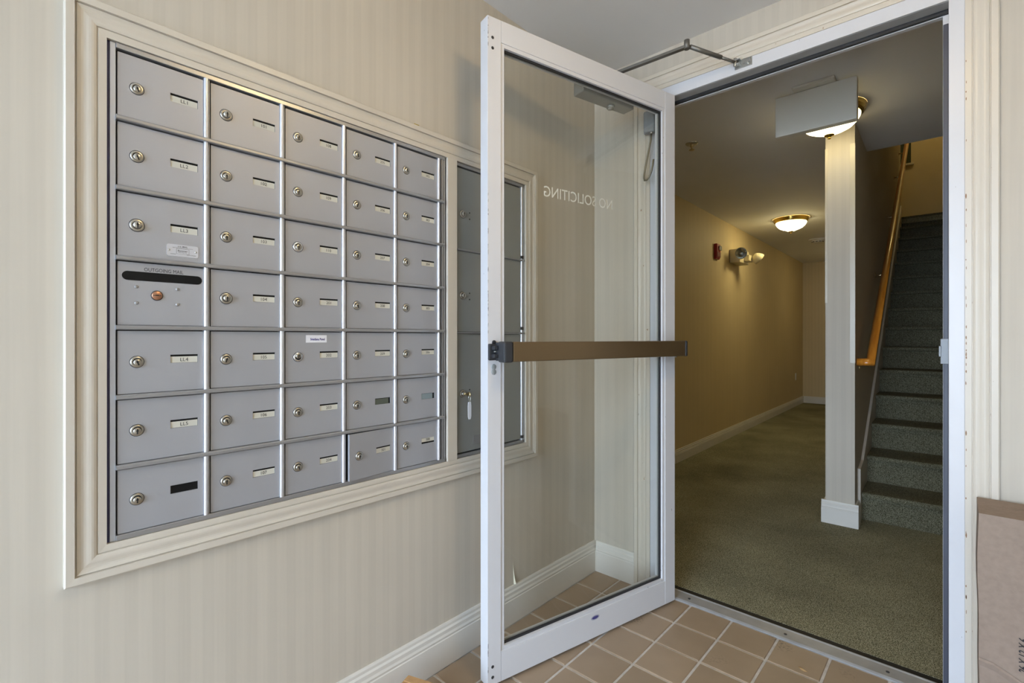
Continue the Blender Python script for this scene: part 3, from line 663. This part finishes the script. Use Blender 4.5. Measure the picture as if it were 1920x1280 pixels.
# cable loop box beside the hinges
lp = thing('door_cable_loop', (.316, D-.021, 1.83), 'grey door loop box with a hanging armoured cable on the left jamb', 'cable box')
T = sub(lp)
MB().box(.289,.343,D-.056,D-.0215,2.044,2.140).xf(T).build('box', boxgrey, lp, bevel=.008, segs=3)
MB().box(.281,.292,D-.034,D-.0215,2.048,2.132).xf(T).build('mounting_tab', boxgrey, lp, bevel=.003)
pth = []
for i in range(25):
    t = i/24
    pth.append((.322-.020*math.sin(math.pi*min(1,t*1.5))*(1 if t < .667 else 1)+ .022*max(0,t-.6)*2.2, D-.040-.010*t, 2.046-.222*math.sin(math.pi*min(t*.74+.0,1))))
ctrl = [(.322,2.046),(.3205,2.015),(.311,1.965),(.2985,1.905),(.2915,1.868),(.2905,1.848),(.2955,1.835),(.306,1.834),(.319,1.845),(.330,1.866),(.338,1.892),(.342,1.915)]
MB().tube([(x, D-.040-.002*i, z) for i, (x, z) in enumerate(ctrl)], .0042, 10).xf(T).build('armoured_cable', cable_m, lp)
MB().lathe([(.0075,0),(.0075,-.006),(.006,-.008)], (.322,D-.040,2.046), (0,0,1), 14).xf(T).build('cable_gland', nickel, lp)
MB().box(.331,.349,D-.0095,D-.0062,1.955,2.035).xf(sub(fr)).build('cover_plate', boxgrey, fr, bevel=.003)

# ------------------------------------------------------------------ hall shell (hall coordinates)
HX = -.555
b = MB(); b.box(HX-.12,HX,2.10,9.85,0,HCEIL+.05)
struct(hall_obj(b.build('wall_hall_left', wph_y)), 'long striped wallpapered hallway wall with the fire alarm', 'wall')
b = MB(); b.box(HX,.715,9.72,9.85,0,HCEIL+.05)
struct(hall_obj(b.build('wall_hall_far', wph_x)), 'striped wallpapered wall closing the far end of the hallway', 'wall')
WE = 7.95
b = MB(); b.box(.715,.8645,3.53,WE,0,5.1); b.box(.715,.8645,WE,9.85,0,2.45)
struct(hall_obj(b.build('wall_stair_left', wallpaper('wallpaper_stair', 0))), 'narrow wallpapered wing wall between the hallway and the stairs', 'wall')
b = MB(); b.box(1.90,2.02,2.13,9.2,0,5.1)
struct(hall_obj(b.build('wall_stair_right', wph_y)), 'wallpapered wall on the right side of the stairs', 'wall')
b = MB(); b.box(HX,1.90,9.10,9.2,2.645,5.1); b.box(HX,.715,WE-.1,WE,2.645,5.1); b.box(HX-.1,HX,WE-.1,9.2,2.645,5.1); b.box(.8645,1.90,4.10,4.165,HCEIL+.13,5.1)
struct(hall_obj(b.build('wall_landing', mat('landing_wall_paint', (.60,.50,.33), .7, noise=(5,.03)))), 'plain yellowish wall of the landing above the stairs', 'wall')
b = MB(); b.box(HX-.12,2.0,2.145,4.165,HCEIL,HCEIL+.12); b.box(HX-.12,.79,4.165,9.85,HCEIL,HCEIL+.12)
struct(hall_obj(b.build('ceiling_hall', ceil_m)), 'smooth hallway ceiling carrying the two dome lights', 'ceiling')
b = MB(); b.box(HX-.1,2.0,4.0,9.2,5.1,5.2)
struct(hall_obj(b.build('ceiling_stairwell', ceil_m)), 'high ceiling over the stairwell and landing', 'ceiling')
b = MB(); b.box(-1.0,2.2,2.158,10.0,-.06,0.002)
struct(b.build('floor_hall', carpet), 'hallway floor of mottled olive green carpet', 'floor')
b = MB(); b.box(HX-.1,1.90,7.80,9.2,2.56,2.645)
struct(hall_obj(b.build('floor_landing', carpet)), 'green carpeted landing at the head of the stairs', 'floor')
# hall baseboards
hp = base_prof(.118)
struct(hall_obj(MB().prism([(HX+t, z) for t, z in hp], 'y', 2.16, 9.72).build('baseboard_hall_left', base_m)), 'white baseboard along the long hallway wall', 'baseboard')
struct(hall_obj(MB().prism([(9.72-t, z) for t, z in hp], 'x', HX+.015, .715).build('baseboard_hall_far', base_m)), 'white baseboard on the wall at the end of the hallway', 'baseboard')
cbp = base_prof(.140, .020)
col = hall_thing('baseboard_wing', (.715,3.53,0), 'white baseboard boxed around the foot of the wing wall', 'baseboard', kind='structure')
q = Matrix.Translation((-.715,-3.53,0))
MB().prism([(3.53-t, z) for t, z in cbp], 'x', .695, .8645+.0195).xf(q).build('board', base_m, col)
MB().prism([(.8645+t, z) for t, z in cbp], 'y', 3.53, 3.635).xf(q).build('board', base_m, col)
MB().prism([(.715-t, z) for t, z in cbp], 'y', 3.53, 9.72).xf(q).build('board', base_m, col)
# corner guards
for nm, x0, x1, zb, lab in (('r', .840, .8665, .985, 'glossy cream corner guard on the stair side edge of the wing wall'), ('l', .713, .727, 1.35, 'shorter glossy cream corner guard on the hallway side edge of the wing wall')):
    g = hall_thing('corner_guard', (x0,3.53,zb), lab, 'corner guard'); q = Matrix.Translation((-x0,-3.53,-zb))
    side = .8665 if nm == 'r' else .713
    b = MB().box(x0,x1,3.5275,3.5298,zb,2.30); b.box(*((.8647,.8665) if nm == 'r' else (.713,.7148)),3.5298,3.555,zb,2.30)
    b.xf(q).build('guard_strip', guard_m, g, bevel=.0008)

# ------------------------------------------------------------------ stairs
NS, RISE, RUN, NY = 15, .1763, .2928, 3.6976
stx = hall_thing('staircase', (.8805,3.70,0), 'green carpeted staircase, its carpet darkened for shade, rising beside the wing wall', 'stairs')
q = Matrix.Translation((-.8805,-3.70,0))
SX0, SX1 = .8805, 1.90
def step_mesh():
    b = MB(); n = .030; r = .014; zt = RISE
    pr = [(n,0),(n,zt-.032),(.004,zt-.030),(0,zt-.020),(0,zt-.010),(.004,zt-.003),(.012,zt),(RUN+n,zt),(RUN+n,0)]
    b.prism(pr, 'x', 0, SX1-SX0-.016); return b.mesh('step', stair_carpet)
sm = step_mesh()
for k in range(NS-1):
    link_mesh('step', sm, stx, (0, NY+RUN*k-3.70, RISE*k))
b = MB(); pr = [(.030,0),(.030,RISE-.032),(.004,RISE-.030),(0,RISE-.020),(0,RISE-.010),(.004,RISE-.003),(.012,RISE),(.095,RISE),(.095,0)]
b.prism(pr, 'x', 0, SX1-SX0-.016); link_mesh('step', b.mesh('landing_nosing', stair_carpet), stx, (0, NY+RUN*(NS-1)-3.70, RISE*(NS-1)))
# skirt boards follow the slope
ya, yb = 3.655, NY+RUN*(NS-1)+.10
sl = RISE/RUN; zs = lambda y, c: sl*(y-NY)+RISE+c
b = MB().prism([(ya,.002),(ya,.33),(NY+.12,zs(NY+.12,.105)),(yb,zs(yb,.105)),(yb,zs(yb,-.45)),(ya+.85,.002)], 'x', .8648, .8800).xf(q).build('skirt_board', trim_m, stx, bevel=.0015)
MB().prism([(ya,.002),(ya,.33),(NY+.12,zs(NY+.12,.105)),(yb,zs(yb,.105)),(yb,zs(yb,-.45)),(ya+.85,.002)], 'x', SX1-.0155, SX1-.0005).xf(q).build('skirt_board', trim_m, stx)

# handrail
hr = hall_thing('handrail', (.8645,3.58,.99), 'orange oak handrail on brass brackets along the stair wall', 'handrail'); q = Matrix.Translation((-.8645,-3.58,-.99))
p0, p1, p2 = (.868,3.595,.990), (.934,3.595,.990), (.934,7.75,.990+(7.75-3.595)*.612)
b = MB()
seg = 16; rr = .0225
def rail_ring(c, u, w): return [b.bm.verts.new(Vector(c)+Vector(u)*math.cos(2*math.pi*i/seg)*rr+Vector(w)*math.sin(2*math.pi*i/seg)*rr) for i in range(seg)]
d2 = (Vector(p2)-Vector(p1)).normalized(); n2 = Vector((1,0,0)).cross(d2).normalized()
# mitre ring: plane halving the angle between X and d2
r0 = rail_ring(p0, (0,0,1), (0,1,0))
def mitre(c):
    out = []; nrm = (Vector((1,0,0))+d2).normalized()
    for v in r0:
        o = v.co + (Vector(c)-Vector(p0)); t = -(o-Vector(c)).dot(nrm)/Vector((1,0,0)).dot(nrm); out.append(b.bm.verts.new(o+Vector((1,0,0))*t))
    return out
r1 = mitre(p1)
r2 = []
for v in r1:
    off = v.co-Vector(p1); off -= d2*off.dot(d2); r2.append(b.bm.verts.new(Vector(p2)+off))
for a_, c_ in ((r0,r1),(r1,r2)):
    for i in range(seg):
        f = b.bm.faces.new((a_[i],a_[(i+1)%seg],c_[(i+1)%seg],c_[i])); f.smooth = True
b.bm.faces.new(r0[::-1]); b.bm.faces.new(r2)
b.xf(q).build('rail', wood, hr)
for y in (4.72, 5.77, 6.80, 7.60):
    z = .990+(y-3.595)*.612
    k = MB().lathe([(.022,0),(.022,.003),(.010,.006)], (.8648,y,z-.055), (1,0,0), 16); k.tube([(.868,y,z-.055),(.895,y,z-.058),(.920,y,z-.048),(.930,y,z-.024)], .0065, 8)
    k.xf(q).build('bracket', bracket_br, hr)
MB().cyl((.880,3.60,.967),(.880,3.60,.945),.004,8).xf(q).build('screw_hook', bracket_br, hr)

# ------------------------------------------------------------------ hall fittings
# exit sign (blank back towards us)
ex = hall_thing('exit_sign', (.765,2.90,2.205), 'cream ceiling-hung exit sign box showing its blank back', 'sign'); q = Matrix.Translation((-.765,-2.90,-2.205))
MB().box(.5845,.9440,2.875,2.925,2.205,2.4135).xf(q).build('housing', cream_pl, ex, bevel=.004)
MB().box(.672,.858,2.832,2.968,2.4150,HCEIL-.0005).xf(q).build('canopy', cream_pl, ex, bevel=.004)
# dome lights
shade_hall = shade_mat('lit_frosted_shade', (1.0,.84,.44), LAMP_HALL)
shade_near = shade_mat('lit_frosted_shade_dimmer', (1.0,.84,.46), LAMP_NEAR)
shade_added = shade_mat('lit_frosted_shade_added', (1.0,.84,.44), LAMP_ADDED)
shade_up = shade_mat('lit_frosted_shade_landing', (1.0,.78,.30), LAMP_UP)
shade_v = shade_mat('lit_frosted_shade_vestibule', (1.0,.72,.34), LAMP_VEST, .8)
def dome(p, label, sm_, group='brass rimmed dome lights'):
    o = thing('ceiling_light', p, label, 'ceiling light', group)
    MB().lathe([(.176,0),(.178,-.008),(.170,-.016),(.172,-.022),(.162,-.030),(.164,-.036),(.152,-.042),(.140,-.042)], (0,0,-.0005), (0,0,1), 40).build('brass_rim', brass, o)
    MB().lathe([(.150,-.036),(.148,-.052),(.135,-.075),(.112,-.098),(.085,-.112),(.055,-.122),(.040,-.130),(.022,-.138),(0,-.140)], (0,0,0), (0,0,1), 40).build('glass_shade', sm_, o)
    MB().lathe([(.026,-.137),(.024,-.143),(.010,-.147),(.006,-.150),(.009,-.154),(.007,-.160),(0,-.162)], (0,0,0), (0,0,1), 20).build('finial', brass, o)
    return o
dome(hall((.772,3.275,HCEIL)), 'lit brass rimmed dome light partly hidden behind the exit sign', shade_near)
dome(hall((.027,5.98,HCEIL)), 'lit brass rimmed dome light in full view on the hallway ceiling', shade_hall)
dome(hall((.46,8.45,HCEIL)), 'added dome light, unseen behind the wing wall, brightening the far end of the hallway', shade_added)  # lamp added out of view to brighten the hall end
dome(hall((1.35,8.45,5.1)), 'lit dome light high above the stair landing', shade_up)
dome((1.15,.90,CEIL), 'lit dome light on the vestibule ceiling between the two doors', shade_v)
# sprinkler
sk = hall_thing('sprinkler', (.005,3.217,HCEIL), 'small brass sprinkler head on the hallway ceiling', 'sprinkler')
MB().lathe([(.040,-.0005),(.040,-.003),(.030,-.010),(.014,-.010)], (0,0,0), (0,0,1), 28).build('escutcheon', nickel, sk)
MB().lathe([(.010,-.004),(.010,-.024),(.005,-.026),(.005,-.040),(.003,-.042)], (0,0,0), (0,0,1), 14).build('body', bracket_br, sk)
MB().lathe([(.004,-.042),(.018,-.043),(.018,-.0455),(0,-.0455)], (0,0,0), (0,0,1), 16).build('deflector', bracket_br, sk)
# smoke detector
sd = hall_thing('smoke_detector', (.033,7.47,HCEIL), 'round white smoke detector on the hallway ceiling', 'detector')
MB().lathe([(.105,-.0005),(.105,-.008),(.075,-.014),(.06,-.014)], (0,0,0), (0,0,1), 32).build('base', white_pl, sd)
MB().lathe([(.066,-.012),(.066,-.030),(.060,-.044),(.040,-.050),(0,-.050)], (0,0,0), (0,0,1), 32).build('head', white_pl, sd)
for i in range(10):
    a = 2*math.pi*i/10; M4 = Matrix.Rotation(a, 4, 'Z')
    MB().box(-.014,.014,-.0668,-.062,-.040,-.031).xf(M4).build('vent', black_pl, sd)
# fire alarm strobe
al = hall_thing('fire_strobe', (HX,5.33,2.05), 'dark red fire alarm strobe with a clear lens on the hallway wall', 'alarm')
b = MB().prism([(0,-.080),(.022,-.080),(.030,-.070),(.036,-.045),(.036,.078),(.028,.082),(0,.082)], 'y', -.055, .055)
b.xf(Matrix.Translation((.0005,0,.0))).build('housing', red_pl, al, bevel=.006)
MB().box(.037,.052,-.010,.052,.012,.062).build('strobe_lens', lens_m, al, bevel=.010)
MB().box(.0365,.0385,-.046,.046,-.060,-.008).build('grille', mat('deep_red', (.16,.005,.01), .4), al, bevel=.002)
# emergency light
em = hall_thing('emergency_light', (HX,5.95,2.06), 'cream emergency light with two round lamp heads on the hallway wall', 'emergency light')
MB().box(.0005,.115,-.165,.165,-.075,.078).build('housing', cream_pl2, em, bevel=.006)
MB().box(.0,.003,-.172,-.160,-.07,.07).build('wall_plate', mat('brown_edge', (.10,.04,.02), .6), em)
def head(c, ax):
    ax = Vector(ax).normalized(); c = Vector(c)
    MB().lathe([(.0,-.060),(.028,-.060),(.050,-.035),(.064,.0),(.066,.022),(.060,.023)], c, ax, 32).build('lamp_head', cream_pl2, em)
    MB().lathe([(.060,.020),(.052,.012),(.030,-.008),(.012,-.016)], c, ax, 28).build('reflector', chrome_dark, em)
    MB().lathe([(.060,.022),(.030,.027),(0,.029)], c, ax, 28).build('lens', glass, em)
    MB().lathe([(0,-.016),(.010,-.014),(.013,-.004),(.007,.006),(0,.008)], c, ax, 14).build('bulb', lens_m, em)
head((.140,-.215,.012), (.20,-.97,-.08)); head((.235,.10,-.015), (.62,.45,-.60))
MB().box(.116,.170,-.02,.13,-.050,.020).build('head_mount', cream_pl2, em, bevel=.004)
MB().cyl((.040,-.165,-.035),(.040,-.169,-.035),.006,10).build('test_button', nickel, em)
# outlet
ol = hall_thing('wall_outlet', (HX,9.16,.487), 'white electrical outlet low on the hallway wall', 'outlet')
MB().box(.0005,.006,-.036,.036,-.058,.058).build('cover_plate', white_pl, ol, bevel=.002)
for z in (.024,-.024): MB().box(.006,.0075,-.016,.016,z-.014,z+.014).build('socket', cream_pl, ol, bevel=.001)
# landing window
wn = hall_thing('window_1', (.70,9.10,3.66), 'dark window with a pale sill on the landing wall', 'window', kind='structure')
MB().box(-.35,.228,-.010,-.0005,0,.9).build('pane', dgreen, wn)
MB().box(-.38,.262,-.030,-.0005,-.028,0).build('sill', trim_m, wn, bevel=.003)

# ------------------------------------------------------------------ loose things
bx = thing('cardboard_box', (1.362,2.015,0), 'tall grey-brown cardboard box standing on end by the door casing', 'box')
bw, bdp, bh = .305, .182, .660
def carton(name, w, d, h, m, par):
    b = MB(); nx, ny, nz = 6, 4, 12
    def wob(x, y, z):
        k = math.sin(z*9+x*6)*.0018+math.sin(z*23+x*11+y*7)*.0010
        return (x+ (k if x in (0,w) else 0), y+(k if y in (0,-d) else 0), z)
    grid = lambda f, a, c: [[b.bm.verts.new(f(i/a, j/c)) for j in range(c+1)] for i in range(a+1)]
    for f, a, c in ((lambda s,t: wob(s*w, -d, t*h), nx, nz), (lambda s,t: wob(s*w, 0, t*h), nx, nz), (lambda s,t: wob(0, -d*s, t*h), ny, nz), (lambda s,t: wob(w, -d*s, t*h), ny, nz), (lambda s,t: wob(s*w, -d*t, 0), nx, ny)):
        g = grid(f, a, c)
        for i in range(a):
            for j in range(c): b.bm.faces.new((g[i][j],g[i+1][j],g[i+1][j+1],g[i][j+1]))
    bmesh.ops.remove_doubles(b.bm, verts=b.bm.verts[:], dist=1e-5)
    return b.build(name, m, par)
carton('carton_body', bw, bdp, bh, card_m, bx)
# two top flaps meeting in the middle, and a dented fold line low on the front
MB().box(.0,bw,-bdp/2+.001,-.0005,bh-.002,bh+.0025).build('top_flap', card_m, bx); MB().box(.0,bw,-bdp+.0005,-bdp/2-.001,bh-.002,bh+.0025).build('top_flap', card_m, bx)
b = MB(); pts = [(.0,.272),(.03,.268),(.08,.243),(.14,.232),(.22,.21),(bw,.195)]
for (xa,za),(xb,zb) in zip(pts, pts[1:]):
    b.poly([(xa,-bdp-.0020,za),(xb,-bdp-.0020,zb),(xb,-bdp-.0050,zb-.006),(xa,-bdp-.0050,za-.006)]); b.poly([(xa,-bdp-.0050,za-.006),(xb,-bdp-.0050,zb-.006),(xb,-bdp-.0012,zb-.020),(xa,-bdp-.0012,za-.020)])
b.build('crease', card_m, bx)
tm = text_mesh('printed_size', '26 X 12 X 6', .0165, ink, .090, shear=.25, bold=.012)
link_mesh('printed_size', tm, bx, (.0835, -bdp-.0040, .3115), (R(90), R(-90), 0))
# little parcel on the floor below the mailboxes
pc = thing('parcel', (.149,.878,0), 'small brown cardboard parcel with a white label on the floor below the mailboxes', 'box', rot=(0,0,R(20)))
MB().box(-.08,.08,-.09,.055,.0015,.085).build('carton', card2_m, pc, bevel=.002)
MB().box(-.06,.055,-.075,.020,.0852,.0856).build('label', white_paper, pc)
MB().box(-.078,.078,.028,.053,.0850,.0866).build('flap', card2_m, pc)
# dry leaf on the tiles
b = MB(); lf = [(-.016,0),(-.008,.004),(.002,.0045),(.012,.002),(.017,0),(.010,-.004),(0,-.0055),(-.010,-.003)]
c0 = b.bm.verts.new((0,0,.0035)); vs = [b.bm.verts.new((x,y,.0005+.0015*math.sin(i*2))) for i,(x,y) in enumerate(lf)]
for i in range(8): b.bm.faces.new((c0,vs[i],vs[(i+1)%8]))
lo = b.build('dry_leaf', leafm); lo.location = (.9270,1.905,.0008); lo.rotation_euler = (0,0,R(-20))
sol = lo.modifiers.new('thick','SOLIDIFY'); sol.thickness = .0006
tag(lo, 'small dry brown leaf lying on the tiles by the threshold', 'leaf')

# paint chips knocked off the casing edge and the free edge of the glass door
def chips(par, name, m, spots, place, w, h):
    b = MB(); rnd = random.Random(3)
    for z in spots:
        n = 6; cw, ch = rnd.uniform(.4,1)*w, rnd.uniform(.3,1)*h; du = rnd.uniform(0, w*.5)
        b.poly([place(du+cw*math.cos(2*math.pi*i/n)*rnd.uniform(.6,1), z+ch*math.sin(2*math.pi*i/n)*rnd.uniform(.6,1)) for i in range(n)])
    o = b.build(name, m, par); o['kind'] = 'stuff'; return o
rnd = random.Random(11)
off = Vector(cas.location)
chips(cas, 'paint_chips', mat('bare_wood_chip', (.30,.17,.09), .8), [rnd.choice((rnd.uniform(.15,.75), rnd.uniform(.75,1.3), rnd.uniform(1.3,2.0))) for _ in range(34)], lambda u, z: tuple(Vector((OX1+.0022+u, D-.0112, z))-off), .0022, .010)
chips(dd, 'paint_chips', mat('dark_chip', (.10,.10,.10), .7), [rnd.uniform(1.15,1.62) for _ in range(26)]+[rnd.uniform(.06,.15) for _ in range(12)]+[rnd.uniform(2.08,2.17) for _ in range(8)], lambda u, z: (W-.0016-u, .0003, z), .0013, .011)
